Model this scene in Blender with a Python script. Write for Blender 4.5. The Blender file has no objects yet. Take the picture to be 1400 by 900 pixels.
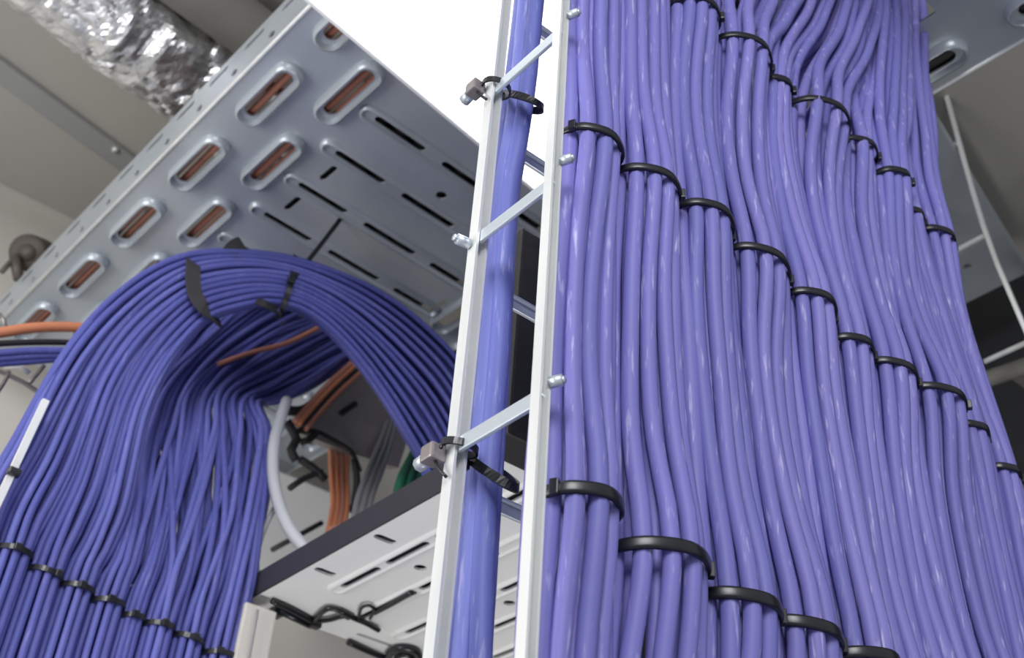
import bpy, bmesh, math, random
import numpy as np
from mathutils import Vector, Matrix
from mathutils.geometry import delaunay_2d_cdt
rnd = random.Random(7)
SC = bpy.context.scene
COL = SC.collection

# ------------------------------------------------------------------ camera
F = 1567.0
X_ = np.array([2470., -1358., -F]); Z_ = np.array([160., 2100., -F])
Z_ /= np.linalg.norm(Z_); X_ = X_ - X_.dot(Z_) * Z_; X_ /= np.linalg.norm(X_); Y_ = np.cross(Z_, X_)
ROT = np.array([X_, Y_, Z_]); EYE = np.array([0., 0., 1.6])
cam_d = bpy.data.cameras.new('camera'); cam = bpy.data.objects.new('camera', cam_d); COL.objects.link(cam)
cam_d.sensor_width = 36.0; cam_d.sensor_fit = 'HORIZONTAL'; cam_d.lens = 36.0 * F / 1400.0
cam_d.clip_start = 0.01; cam_d.clip_end = 60
cam.matrix_world = Matrix([[*ROT[0], EYE[0]], [*ROT[1], EYE[1]], [*ROT[2], EYE[2]], [0, 0, 0, 1]])
SC.camera = cam
cam_d.dof.use_dof = True; cam_d.dof.focus_distance = 0.95; cam_d.dof.aperture_fstop = 9.0

# ------------------------------------------------------------------ light
SC.view_settings.view_transform = 'Standard'; SC.view_settings.look = 'None'
SC.view_settings.exposure = 0.0; SC.view_settings.gamma = 1.0
SC.view_settings.use_curve_mapping = False
w = bpy.data.worlds.new('world'); SC.world = w; w.use_nodes = True
w.node_tree.nodes['Background'].inputs[0].default_value = (0.86, 0.90, 1.0, 1)
w.node_tree.nodes['Background'].inputs[1].default_value = 0.45

def area(name, loc, target, sx, sy, power, color=(1, 1, 1)):
    d = bpy.data.lights.new(name, 'AREA'); d.shape = 'RECTANGLE'; d.size = sx; d.size_y = sy
    d.energy = power; d.color = color
    o = bpy.data.objects.new(name, d); COL.objects.link(o); o.location = loc
    o.rotation_euler = (Vector(target) - Vector(loc)).to_track_quat('-Z', 'Y').to_euler()
    return o
area('room_lamp', (-0.9, -1.1, 3.1), (0.7, 0.6, 2.3), 1.0, 1.0, 44)
area('side_fill_light', (-1.2, 1.2, 2.1), (0.6, 1.9, 2.6), 1.0, 1.2, 27, (1, .985, .95))  # unseen fill added to brighten the back wall, arch and tray rims
area('low_fill_light', (1.0, 0.74, 0.30), (0.95, 1.12, 2.25), 0.8, 0.34, 15, (1, .985, .95))  # fill added from below to brighten the lower tray's underside

# ------------------------------------------------------------------ helpers
def at(u, v, axis, val):
    d = ROT @ np.array([(u - 700) / F, -(v - 450) / F, -1.0])
    return EYE + (val - EYE[axis]) / d[axis] * d

def onY(u, v, y): return at(u, v, 1, y)
def onZ(u, v, z): return at(u, v, 2, z)
def onX(u, v, x): return at(u, v, 0, x)

class MB:
    """collects vertices and faces of one mesh"""
    def __init__(s): s.v = []; s.f = []; s.sm = []
    def add(s, vs, fs, smooth=False):
        b = len(s.v); s.v += [tuple(map(float, p)) for p in vs]
        for f in fs: s.f.append([b + i for i in f]); s.sm.append(smooth)
    def build(s, name, mat, parent=None):
        me = bpy.data.meshes.new(name); me.from_pydata(s.v, [], s.f)
        me.polygons.foreach_set('use_smooth', s.sm); me.update()
        bm = bmesh.new(); bm.from_mesh(me); bmesh.ops.recalc_face_normals(bm, faces=bm.faces); bm.to_mesh(me); bm.free()
        me.materials.append(mat)
        o = bpy.data.objects.new(name, me); COL.objects.link(o)
        if parent is not None: o.parent = parent
        return o
    def box(s, c, size, ax=None, bev=0.0):
        """bevelled box centred at c; ax = three axis vectors"""
        ax = ax or ((1, 0, 0), (0, 1, 0), (0, 0, 1)); ax = [np.array(a, float) for a in ax]
        h = np.array(size) / 2.0; c = np.array(c, float)
        bm = bmesh.new(); bmesh.ops.create_cube(bm, size=2.0)
        for v in bm.verts: v.co = Vector([v.co[i] * h[i] for i in range(3)])
        if bev > 0: bmesh.ops.bevel(bm, geom=list(bm.edges), offset=bev, segments=2, affect='EDGES', profile=.6)
        bm.verts.ensure_lookup_table()
        s.add([c + ax[0] * v.co[0] + ax[1] * v.co[1] + ax[2] * v.co[2] for v in bm.verts],
              [[v.index for v in f.verts] for f in bm.faces]); bm.free()
    def tube(s, pts, r, sides=10, closed=False, prof=None, up=None):
        """sweep; r scalar or list; prof = list of (a,b) offsets in (side, up) instead of a circle"""
        P = np.array(pts, float); n = len(P)
        T = np.zeros_like(P)
        if closed: T = np.roll(P, -1, 0) - np.roll(P, 1, 0)
        else: T[1:-1] = P[2:] - P[:-2]; T[0] = P[1] - P[0]; T[-1] = P[-1] - P[-2]
        T /= np.linalg.norm(T, axis=1)[:, None] + 1e-12
        rr = np.full(n, r) if np.isscalar(r) else np.array(r)
        if up is not None: N = np.tile(np.array(up, float), (n, 1))
        else:
            N = np.zeros_like(P); a = np.array([0.31, 0.83, 0.46]);
            if abs(a.dot(T[0])) > .95: a = np.array([1., 0, 0])
            N[0] = a
            for i in range(1, n): N[i] = N[i-1] - N[i-1].dot(T[i-1]) * T[i-1]; N[i] /= np.linalg.norm(N[i])
        N = N - (N * T).sum(1)[:, None] * T; N /= np.linalg.norm(N, axis=1)[:, None] + 1e-12
        B = np.cross(T, N)
        if prof is None: prof = [(math.cos(2*math.pi*k/sides), math.sin(2*math.pi*k/sides)) for k in range(sides)]; sc = rr
        else: sc = np.ones(n) if np.isscalar(r) and r == 0 else rr
        m = len(prof); vs = []
        for i in range(n):
            for (a, b) in prof: vs.append(P[i] + (B[i] * a + N[i] * b) * sc[i])
        fs = []
        for i in range(n if closed else n - 1):
            j = (i + 1) % n
            for k in range(m):
                l = (k + 1) % m; fs.append([i*m+k, i*m+l, j*m+l, j*m+k])
        if not closed: fs.append(list(range(m))[::-1]); fs.append([(n-1)*m+k for k in range(m)])
        s.add(vs, fs, m > 5)
    def cyl(s, a, b, r, sides=16): s.tube([a, b], r, sides)

def crom(pts, step=0.03):
    """Catmull-Rom through points, resampled roughly every step"""
    P = [np.array(p, float) for p in pts]
    P = [2*P[0]-P[1]] + P + [2*P[-1]-P[-2]]; out = []
    for i in range(1, len(P) - 2):
        L = np.linalg.norm(P[i+1] - P[i]); n = max(1, int(math.ceil(L / step)))
        for k in range(n):
            t = k / n; p0, p1, p2, p3 = P[i-1:i+3]
            out.append(.5*((2*p1)+(-p0+p2)*t+(2*p0-5*p1+4*p2-p3)*t*t+(-p0+3*p1-3*p2+p3)*t**3))
    out.append(P[-2]); return out

def tag(o, label=None, cat=None, group=None, kind=None):
    if label: o['label'] = label
    if cat: o['category'] = cat
    if group: o['group'] = group
    if kind: o['kind'] = kind
    return o
def empty(name, loc=(0, 0, 0)):
    o = bpy.data.objects.new(name, None); o.empty_display_size = .02; COL.objects.link(o); o.location = loc
    bpy.context.view_layer.update(); return o
def adopt(root, *kids):
    """parts were built in world coordinates: keep them there under a root placed at its base"""
    for k in kids:
        k.parent = root; k.matrix_parent_inverse = Matrix.Translation(-Vector(root.location))

ORD = ['first', 'second', 'third', 'fourth', 'fifth', 'sixth', 'seventh', 'eighth', 'ninth', 'tenth', 'eleventh', 'twelfth']

# ------------------------------------------------------------------ materials
def mat(name, col, rough=.5, metal=0.0, spec=.5, var=None, bump=None, coat=0.0):
    m = bpy.data.materials.new(name); m.use_nodes = True; nt = m.node_tree; b = nt.nodes['Principled BSDF']
    b.inputs['Base Color'].default_value = (*col, 1); b.inputs['Roughness'].default_value = rough
    b.inputs['Metallic'].default_value = metal; b.inputs['Specular IOR Level'].default_value = spec
    b.inputs['Coat Weight'].default_value = coat
    tc = nt.nodes.new('ShaderNodeTexCoord'); mp = nt.nodes.new('ShaderNodeMapping'); nt.links.new(tc.outputs['Object'], mp.inputs[0])
    if var:   # (scale vec, colour2, low, high, detail)
        sc, c2, lo, hi, det = var; mp.inputs['Scale'].default_value = sc
        n = nt.nodes.new('ShaderNodeTexNoise'); n.inputs['Scale'].default_value = 1; n.inputs['Detail'].default_value = det
        nt.links.new(mp.outputs[0], n.inputs[0])
        r = nt.nodes.new('ShaderNodeMapRange'); r.inputs[1].default_value = lo; r.inputs[2].default_value = hi
        nt.links.new(n.outputs[0], r.inputs[0])
        mx = nt.nodes.new('ShaderNodeMix'); mx.data_type = 'RGBA'; mx.inputs[6].default_value = (*col, 1); mx.inputs[7].default_value = (*c2, 1)
        nt.links.new(r.outputs[0], mx.inputs[0]); nt.links.new(mx.outputs[2], b.inputs['Base Color'])
    if bump:  # (scale, strength, distance)
        n = nt.nodes.new('ShaderNodeTexNoise'); n.inputs['Scale'].default_value = bump[0]; n.inputs['Detail'].default_value = 4
        nt.links.new(tc.outputs['Object'], n.inputs[0])
        bp = nt.nodes.new('ShaderNodeBump'); bp.inputs['Strength'].default_value = bump[1]; bp.inputs['Distance'].default_value = bump[2]
        nt.links.new(n.outputs[0], bp.inputs['Height']); nt.links.new(bp.outputs[0], b.inputs['Normal'])
    return m
def cable_mat(name, col, chalk):
    """PVC jacket with sparse chalky scuffs running along the cable"""
    m = mat(name, col, .52, spec=.32, var=((9, 9, 3), tuple(c * 1.12 for c in col), .4, .65, 2), bump=(90, .12, .002))
    nt = m.node_tree; b = nt.nodes['Principled BSDF']; old = b.inputs['Base Color'].links[0].from_socket
    tc = nt.nodes.new('ShaderNodeTexCoord'); mp = nt.nodes.new('ShaderNodeMapping'); mp.inputs['Scale'].default_value = (230, 230, 26)
    nt.links.new(tc.outputs['Object'], mp.inputs[0])
    n = nt.nodes.new('ShaderNodeTexNoise'); n.inputs['Scale'].default_value = 1; n.inputs['Detail'].default_value = 5; nt.links.new(mp.outputs[0], n.inputs[0])
    r = nt.nodes.new('ShaderNodeMapRange'); r.inputs[1].default_value = .60; r.inputs[2].default_value = .80; r.inputs[4].default_value = chalk
    nt.links.new(n.outputs[0], r.inputs[0])
    mx = nt.nodes.new('ShaderNodeMix'); mx.data_type = 'RGBA'; mx.inputs[7].default_value = (.62, .60, .85, 1)
    nt.links.new(old, mx.inputs[6]); nt.links.new(r.outputs[0], mx.inputs[0]); nt.links.new(mx.outputs[2], b.inputs['Base Color'])
    return m

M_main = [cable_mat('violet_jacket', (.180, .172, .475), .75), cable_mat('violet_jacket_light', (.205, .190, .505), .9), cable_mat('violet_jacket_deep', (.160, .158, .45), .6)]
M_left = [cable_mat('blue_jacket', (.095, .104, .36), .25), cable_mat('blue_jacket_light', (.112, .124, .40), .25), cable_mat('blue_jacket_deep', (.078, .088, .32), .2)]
M_strip = [cable_mat('strip_jacket', (.135, .158, .45), .5), cable_mat('strip_jacket_light', (.155, .178, .48), .5)]
M_tie = mat('black_nylon', (.010, .011, .014), .32, spec=.6)
M_velcro = mat('black_velcro', (.035, .033, .037), .9)
M_rail = mat('white_zinc_rail', (.80, .81, .80), .35, .25, var=((30, 30, 6), (.70, .72, .73), .4, .7, 3))
M_rung = mat('zinc_rung', (.62, .68, .74), .38, .6, bump=(60, .15, .002))
M_galv = mat('galvanised_steel', (.47, .51, .55), .34, .35, var=((7, 5, 5), (.40, .44, .49), .35, .7, 3), bump=(9, .12, .01))
M_white = mat('white_powder_coat', (.86, .86, .84), .5, .0, var=((6, 4, 4), (.80, .80, .78), .35, .7, 3))
M_dark = mat('dark_flange_shade_seam', (.030, .028, .034), .5)  # tray flange's shade put into its colour; also the box seam
M_ceil = mat('ceiling_plaster', (.40, .385, .35), .9, var=((1.6, 1.6, 1.6), (.36, .35, .325), .35, .7, 2))
M_wall = mat('cream_wall', (.62, .59, .54), .9, var=((2, 2, 2), (.55, .53, .49), .35, .7, 2))
M_wdark = mat('dark_void_wall', (.012, .013, .015), .7)  # darkness of the void below the ceiling, put into the wall colour
M_floor = mat('raised_floor_tile', (.55, .56, .57), .6)
M_foil = mat('aluminium_foil', (.74, .74, .75), .34, .9, bump=(38, .5, .01))
M_lag = mat('grey_pipe_lagging', (.16, .155, .14), .8, bump=(12, .3, .01))
M_trunk = mat('grey_conduit_strip', (.30, .305, .30), .6)
M_orange = mat('orange_jacket', (.60, .22, .11), .5)
M_rust = mat('red_brown_jacket', (.46, .19, .13), .5)
M_green = mat('green_jacket', (.02, .14, .075), .5)
M_grey = mat('grey_jacket', (.28, .28, .29), .5)
M_hose = mat('pale_grey_conduit', (.44, .45, .49), .45)
M_black = mat('black_rubber', (.012, .012, .014), .6)
M_bronze = mat('brown_pipe_cap', (.085, .072, .062), .55, bump=(20, .2, .004))
M_bracket = mat('dull_steel_bracket', (.30, .27, .27), .45, .6)
M_gap = mat('rough_black', (.018, .017, .018), .6, bump=(30, .4, .004))
M_diff = bpy.data.materials.new('lamp_diffuser'); M_diff.use_nodes = True
_b = M_diff.node_tree.nodes['Principled BSDF']; _b.inputs['Base Color'].default_value = (.9, .9, .9, 1)
_b.inputs['Emission Color'].default_value = (.97, .985, 1, 1); _b.inputs['Emission Strength'].default_value = 2.0
M_lampframe = mat('white_lamp_frame', (.86, .87, .88), .4)
_b = M_lampframe

# ------------------------------------------------------------------ plate with slots
def stadium(cx, cy, L, W, d, n=6):
    """outline of a slot: total length L, width W, along unit direction d"""
    d = np.array(d, float); e = np.array([-d[1], d[0]]); r = W / 2; h = max(L / 2 - r, 0); c = np.array([cx, cy]); out = []
    for k in range(n + 1):
        a = -math.pi/2 + math.pi * k / n; out.append(c + d * (h + r * math.cos(a)) + e * r * math.sin(a))
    for k in range(n + 1):
        a = math.pi/2 + math.pi * k / n; out.append(c + d * (-h + r * math.cos(a)) + e * r * math.sin(a))
    return out
def slotted_plate(poly, slots, fr, t=.0025, cut=None):
    """poly/slots in (a,b) of frame fr=(origin, ea, eb, en); slots: (holes [(cx,cy,L,W)], rim (cx,cy,L,W) or None, dir, rim height)"""
    O, ea, eb, en = [np.array(q, float) for q in fr]
    def W(p, n): return O + ea * p[0] + eb * p[1] + en * n
    mb = MB(); pts = []; edges = []; regions = []
    def loop(ps):
        b = len(pts); pts.extend([tuple(map(float, p)) for p in ps]); edges.extend([(b+i, b+(i+1) % len(ps)) for i in range(len(ps))])
    loop(poly)
    for (holes, rim, d, h) in slots:
        for lp in ([rim] if rim else holes): loop(stadium(*lp, d)); regions.append((np.array(lp[:2]), lp[2], lp[3], np.array(d, float)))
    if cut: loop(cut)
    def tri(pts, edges, bad):
        v, e, f, *_ = delaunay_2d_cdt([Vector(p) for p in pts], edges, [], 1, 1e-7)
        fs = []
        for q in f:
            c = sum((np.array(v[i]) for i in q), np.zeros(2)) / len(q)
            if not bad(c): fs.append(list(q))
        return v, fs
    def instad(c, g, shrink=0):
        o, L, Wd, d = g; r = Wd/2; h = max(L/2-r, 0); q = c - o; x = q.dot(d); y = q[0]*-d[1]+q[1]*d[0]
        x = max(abs(x)-h, 0); return math.hypot(x, y) < r - 1e-6 - shrink
    cutbox = (min(p[0] for p in cut), max(p[0] for p in cut), min(p[1] for p in cut), max(p[1] for p in cut)) if cut else None
    def bad(c):
        if cutbox and cutbox[0] < c[0] < cutbox[1] and cutbox[2] < c[1] < cutbox[3]: return True
        return any(abs(c[0]-g[0][0]) < g[1] and abs(c[1]-g[0][1]) < g[1] and instad(c, g) for g in regions)
    v, fs = tri(pts, edges, bad)
    mb.add([W(p, 0) for p in v], fs); mb.add([W(p, -t) for p in v], [f[::-1] for f in fs])
    n = len(poly); mb.add([W(p, 0) for p in poly] + [W(p, -t) for p in poly], [[i, (i+1) % n, n+(i+1) % n, n+i] for i in range(n)])
    for (holes, rim, d, h) in slots:
        if rim:
            cx, cy, L, Wd = rim; b = min(.006, Wd*.2)
            lp = [(stadium(cx, cy, L, Wd, d), 0), (stadium(cx, cy, L-b*.7, Wd-b*.7, d), h*.9), (stadium(cx, cy, L-2*b, Wd-2*b, d), h)]
            vs = []; m = len(lp[0][0]); F_ = []
            for ps, hh in lp: vs += [W(p, hh) for p in ps]
            for k in range(len(lp)-1): F_ += [[k*m+i, k*m+(i+1) % m, (k+1)*m+(i+1) % m, (k+1)*m+i] for i in range(m)]
            mb.add(vs, F_, True)
            # inner floor of the embossing, recessed a little, with its holes
            inner = stadium(cx, cy, L-3.2*b, Wd-3.2*b, d)
            mb.add([W(p, h) for p in lp[2][0]] + [W(p, h*.35) for p in inner], [[i, (i+1) % m, m+(i+1) % m, m+i] for i in range(m)], True)
            P2 = []; E2 = []
            for ps in [inner] + [stadium(*q, d) for q in holes]:
                bb = len(P2); P2 += [tuple(map(float, p)) for p in ps]; E2 += [(bb+i, bb+(i+1) % len(ps)) for i in range(len(ps))]
            gs = [(np.array(q[:2]), q[2], q[3], np.array(d, float)) for q in holes]
            v2, f2 = tri(P2, E2, lambda c: any(instad(c, g) for g in gs))
            mb.add([W(p, h*.35) for p in v2], f2)
            z0 = h*.35
        else: z0 = 0
        for q in holes:
            ps = stadium(*q, d); m = len(ps)
            mb.add([W(p, z0) for p in ps] + [W(p, z0-t-.001) for p in ps], [[i, (i+1) % m, m+(i+1) % m, m+i] for i in range(m)])
    return mb

# ------------------------------------------------------------------ room
ZC = 3.5
def slab(name, lo, hi, m):
    mb = MB(); lo = np.array(lo); hi = np.array(hi); mb.box((lo+hi)/2, hi-lo); return tag(mb.build(name, m), kind='structure')
slab('floor', (-1.6, -1.9, -.06), (2.4, 2.6, 0), M_floor)
slab('ceiling', (-1.6, -.6, ZC), (2.4, 2.6, ZC+.08), M_ceil)
slab('wall_back', (-1.6, 2.46, 0), (2.4, 2.6, ZC), M_wall)
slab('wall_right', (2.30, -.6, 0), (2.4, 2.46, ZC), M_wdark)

# ------------------------------------------------------------------ front run of violet cables
YF = .498; RC = .0066
def face(u, v): return onY(u, v, YF)
rowB = [((768,180),(850,200)), ((852,230),(931,270)), ((935,270),(1003,328)), ((1005,338),(1080,384)), ((1081,393),(1142,440)),
        ((1145,455),(1196,494)), ((1197,497),(1251,526)), ((1252,527),(1317,568)), ((1318,572),(1352,603)), ((1354,628),(1410,662))]
rowA = [((738,690),(849,674)), ((850,730),(971,800)), ((973,802),(1067,852)), ((1068,843),(1152,886)), ((1150,886),(1228,928))]
rowC = {2: ((930,-10),(985,44)), 3: ((987,52),(1057,92)), 4: ((1056,95),(1092,126)), 5: ((1091,142),(1157,182)), 6: ((1155,185),(1205,216)),
        7: ((1203,232),(1241,262)), 8: ((1241,280),(1270,303)), 9: ((1270,310),(1308,336))}
def seg(lr):
    a = face(*lr[0]); b = face(*lr[1]); return np.array([(a[0]+b[0])/2, (a[2]+b[2])/2, (b[0]-a[0])/2])   # X centre, Z, half width
top_px = {0: [((786,0),(857,0))], 1: [((857,0),(925,0))], 2: [((930,-90),(985,-90))],
          3: [((1004,-15),(1092,-15)), ((1030,-90),(1120,-90))], 4: [((1100,5),(1158,5)), ((1125,-70),(1180,-70))],
          5: [((1140,50),(1200,50)), ((1160,-30),(1212,-30))], 6: [((1185,0),(1228,0))],
          7: [((1200,140),(1245,140)), ((1205,0),(1246,0))], 8: [((1232,170),(1270,170)), ((1222,40),(1258,40)), ((1215,-40),(1250,-40))],
          9: [((1252,180),(1293,180)), ((1237,60),(1276,60)), ((1226,-40),(1268,-40))]}
BUN = []; TIES = []
segB = [seg(q) for q in rowB]; segA = [seg(q) for q in rowA]
dAB = np.mean([segA[k][0]-segB[k][0] for k in range(5)]); dZ = np.mean([segA[k][1]-segB[k][1] for k in range(5)])
for k in range(10):
    sB = segB[k]
    sA = segA[k] if k < 5 else np.array([sB[0]+dAB, sB[1]+dZ-.004*(k-4), max(sB[2]*1.06, .026)])
    if k == 0:
        for q_ in (sA, sB): q_[0] += .0065; q_[2] *= .88
    if k == 8: sB[2] = .023
    if k == 9: sB[2] = .022
    st = [(sA[0]-.003, 0.012, sA[2]), (sA[0]-.003, 1.2, sA[2]), (*sA[:2], sA[2])]
    st.append((*sB[:2], sB[2]))
    TIES.append((k, 'A', sA)); TIES.append((k, 'B', sB))
    if k in rowC:
        c = seg(rowC[k]); c[2] = max(c[2], .016); st.append(tuple(c)); TIES.append((k, 'C', c))
    for q in top_px[k]:
        c = seg(q); st.append(tuple(c))
    l = st[-1]; st.append((l[0] + (.0 if k < 3 else .01), max(3.0, l[1]+.25), max(l[2]*.9, .02))); st.append((l[0]+(.0 if k < 3 else .012), 3.47, .022))
    BUN.append(st)
tie_z = {k: [s[1] for (kk, r, s) in TIES if kk == k] for k in range(10)}
YOFF = [0.0, .001, .0, .002, .0, .002, .0, .001, .002, .004]
def smooth_noise(rng, amp, n=3, f0=3.0):
    ph = [(rng.uniform(0, 6.28), f0 * rng.uniform(.6, 2.6), amp * rng.uniform(.4, 1)) for _ in range(n)]
    return lambda z: sum(a * math.sin(f * z + p) for p, f, a in ph)
for k, st in enumerate(BUN):
    ctr = crom([(x, hw, z) for (x, z, hw) in st], .022)
    hwB = segB[k][2]; nf = 5 if hwB < .030 else 6
    bx = smooth_noise(rnd, .0011, 3, 3); by = smooth_noise(rnd, .0015, 2, 4)
    group = 'violet cables of the %s bundle from the ladder' % ORD[k]
    slots_ = [('f', i, -1.38 + 2.76 * i / (nf-1), 1.0) for i in range(nf)] + [('r', i, a, .5) for i, a in enumerate((-1.3, -.35, .6))]
    if True: slots_ += [('b', i, a, q) for i, (a, q) in enumerate(((2.0, 1.2), (-2.0, 1.2), (2.7, 1.0), (-2.7, 1.0)))]
    for (typ, i, ang, rf) in slots_:
        nx = smooth_noise(rnd, .0007, 3, 6); ny = smooth_noise(rnd, .0010, 3, 6); na = smooth_noise(rnd, .07, 2, 4)
        pts = []
        for (x, hw, z) in ctr:
            far = 1 - math.exp(-(min(abs(z - t) for t in tie_z[k]) / .08) ** 2)
            hw = max(hw, .014); r = (hw - RC) * rf
            a = ang + na(z) * far
            spread = 1 + .10 * far; flat = 1 - .50 * far
            X = x + r * spread * math.sin(a) + (nx(z) * 1.3 + bx(z)) * far
            Y = YF + .014 - (r * flat * math.cos(a)) + (ny(z) * 1.2 + by(z)) * far + YOFF[k]
            Y += (hw - .028) * .4
            if z > segB[k][1] + .15 and k >= 3:   # above the top ties the bundles cross over one another
                s = min(1, (z - segB[k][1] - .15) / .3); Y += s * [.0, .0, .0, .004, .014, -.004, .012, -.006, .010, .002][k] * 1.2 + s * ny(z + 3) * 3; X += s * nx(z + 1) * 3.0
            pts.append((X, Y, z))
        rc = RC * rnd.choice([.94, 1.0, 1.0, 1.05, 1.1])
        mb = MB(); mb.tube(pts, rc, 10)
        o = mb.build('data_cable', rnd.choice(M_main + [M_main[0]]))
        pos = {'f': 'leftmost' if i == 0 else ('rightmost' if i == nf-1 else '%s from left' % ORD[i]), 'r': '%s tucked behind' % ORD[i], 'b': '%s behind' % ['at right', 'at left', 'far right', 'far left', '', '', ''][i]}[typ]
        tag(o, 'violet data cable %s in the %s bundle right of the ladder' % (pos, ORD[k]), 'cable', group)

rowname = {'A': 'bottom', 'B': 'middle', 'C': 'top'}
for (k, r, s) in TIES:
    X, Z, hw = s; hw = max(hw, .0155)
    z0 = Z; Yc = YF + .014 + YOFF[k] + (hw - .028) * .4
    if r == 'C': 
        ss = min(1, max(0, (z0 - segB[k][1] - .15) / .3)); Yc += ss * [.0, .0, .0, .004, .014, -.004, .012, -.006, .010, .002][k] * 1.2
    root = empty('cable_tie', (X, Yc, z0))
    a0 = rnd.uniform(-.04, .04); tilt = rnd.uniform(-.08, .08); tx = rnd.uniform(-.06, .06)
    P = []
    for i in range(48):
        t = 2*math.pi*i/48; rr = hw + .0012 + .0004 * math.cos(7 * t)
        P.append((X + rr * math.sin(t), Yc - rr * math.cos(t), z0 + tilt * rr * math.sin(t) + tx * rr * math.cos(t)))
    h = {'A': .0047, 'B': .0037, 'C': .0039}[r]; th = .0014
    mb = MB(); mb.tube(P, 0, closed=True, up=(0, 0, 1), prof=[(-th, -h), (th*.7, -h*.9), (th, -h*.5), (th, h*.5), (th*.7, h*.9), (-th, h)])
    band = mb.build('band', M_tie)
    mb = MB(); ha = {'A': .95, 'B': rnd.uniform(.5, 1.2), 'C': rnd.uniform(.5, 1.2)}[r]
    if k == 0: ha = -1.1
    rr = hw + .0035; c = np.array((X + rr*math.sin(ha), Yc - rr*math.cos(ha), z0 + tilt*rr*math.sin(ha) + tx*rr*math.cos(ha)))
    axr = np.array((math.sin(ha), -math.cos(ha), 0)); axt = np.array((math.cos(ha), math.sin(ha), 0))
    mb.box(c, (.0065, .0048, h*2+.0022), (axt, axr, (0, 0, 1)), .0008)
    head = mb.build('locking_head', M_tie)
    adopt(root, band, head)
    tag(root, 'black cable tie in the %s row around the %s violet bundle from the ladder' % (rowname[r], ORD[k]), 'cable tie', 'cable ties in the %s row of the front run' % rowname[r])

# ------------------------------------------------------------------ cable ladder
def channel(x, y, z0, z1, wx=.017, wy=.014, t=.0028, mirror=False, lean=(0, 0)):
    """C-section upright open toward -Y"""
    prof = [(0, 0), (0, wy), (wx, wy), (wx, 0), (wx-t, 0), (wx-t, wy-t), (t, wy-t), (t, 0)]
    mb = MB(); n = len(prof); vs = []
    for z in (z0, z1):
        for (a, b) in prof: vs.append((x + a + lean[0]*(z-z0), y + b + lean[1]*(z-z0), z))
    fs = [[i, (i+1) % n, n+(i+1) % n, n+i] for i in range(n)]
    fs += [[0, 7, 6, 1], [1, 6, 5, 2], [2, 5, 4, 3]]; fs += [[n+q for q in f][::-1] for f in [[0, 7, 6, 1], [1, 6, 5, 2], [2, 5, 4, 3]]]
    mb.add(vs, fs); return mb
lad = empty('cable_ladder', (.404, .54, 0))
kids = []
o = channel(.399, .580, .01, 3.49, wx=.0115, wy=.0115, t=.0022).build('upright', M_rail); kids.append(o)
o = channel(.400, .490, .01, 3.49, wx=.0095, wy=.0095, t=.002).build('upright', M_rail); kids.append(o)
zr = [2.02 + .19 * i for i in range(-10, 8)]; zr[10] = 2.0195; zr[11] = 2.2165; zr[12] = 2.3955
for z in zr:
    if z < .1 or z > 3.4: continue
    mb = MB(); mb.box((.4035, .5385, z), (.0035, .086, .0125), bev=.001)
    mb.box((.4065, .5385, z+.0045), (.006, .086, .0018)); kids.append(mb.build('rung', M_rung))
    mb = MB(); mb.box((.80, .628, z-.003), (.70, .004, .011), bev=.001); mb.box((.80, .625, z+.0015), (.70, .007, .0018))
    kids.append(mb.build('rung', M_rung))
for z in (2.0315, 2.240, 2.418, 2.21):
    if z == 2.21:
        mb = MB(); mb.cyl((.398, .588, z), (.386, .590, z), .0048, 6); mb.cyl((.386, .59, z), (.383, .59, z), .003, 8)
    else:
        mb = MB(); mb.cyl((.408, .490, z), (.412, .481, z), .0042, 6); mb.cyl((.412, .481, z), (.4125, .4795, z), .0025, 8)
    kids.append(mb.build('bolt', M_rung))
adopt(lad, *kids)
tag(lad, 'white zinc cable ladder with slanting rungs left of the violet cable run', 'cable ladder')
# far uprights of the same frame, behind the run on the right
P0 = onY(1287, 105, .75); P1 = onY(1345, 310, .75); P2 = onY(1402, 450, .75)
mb = MB(); Pts = [P0 + (P0-P1)*.02, P0, P1, P2, P2 + (P2-P1)*1.2, P2 + (P2-P1)*1.2 + np.array((.06, 0, -.5)), np.array((P2[0] + .16, P2[1], .02))]
mb.tube(crom(Pts, .1), 0, prof=[(-.0026, -.004), (.0026, -.004), (.0026, .004), (-.0026, .004)], up=(0, 1, 0)); up_ = mb.build('upright', M_rail)
rl = empty('cable_ladder', tuple(P2)); ks = [up_]
for (a, b) in [((1310,342),(1350,320)), ((1296,206),(1313,193)), ((1352,492),(1418,462))]:
    d = .75; A = onY(*b, .752); B = onX(*a, A[0]); A2 = np.array(A); B2 = np.array([A[0], A[1]+ (.11), A[2]])
    mb = MB(); mb.tube([A2, B2], 0, prof=[(-.0025, -.004), (.0025, -.004), (.0025, .004), (-.0025, .004)], up=(0, 0, 1)); ks.append(mb.build('rung', M_rail))
B_ = [p + np.array((0, .115, 0)) for p in Pts]
mb = MB(); mb.tube(crom(B_, .1), 0, prof=[(-.0026, -.004), (.0026, -.004), (.0026, .004), (-.0026, .004)], up=(0, 1, 0)); ks.append(mb.build('upright', M_rail))
adopt(rl, *ks); tag(rl, 'thin pale ladder leaning behind the right edge of the violet run', 'cable ladder')

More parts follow.
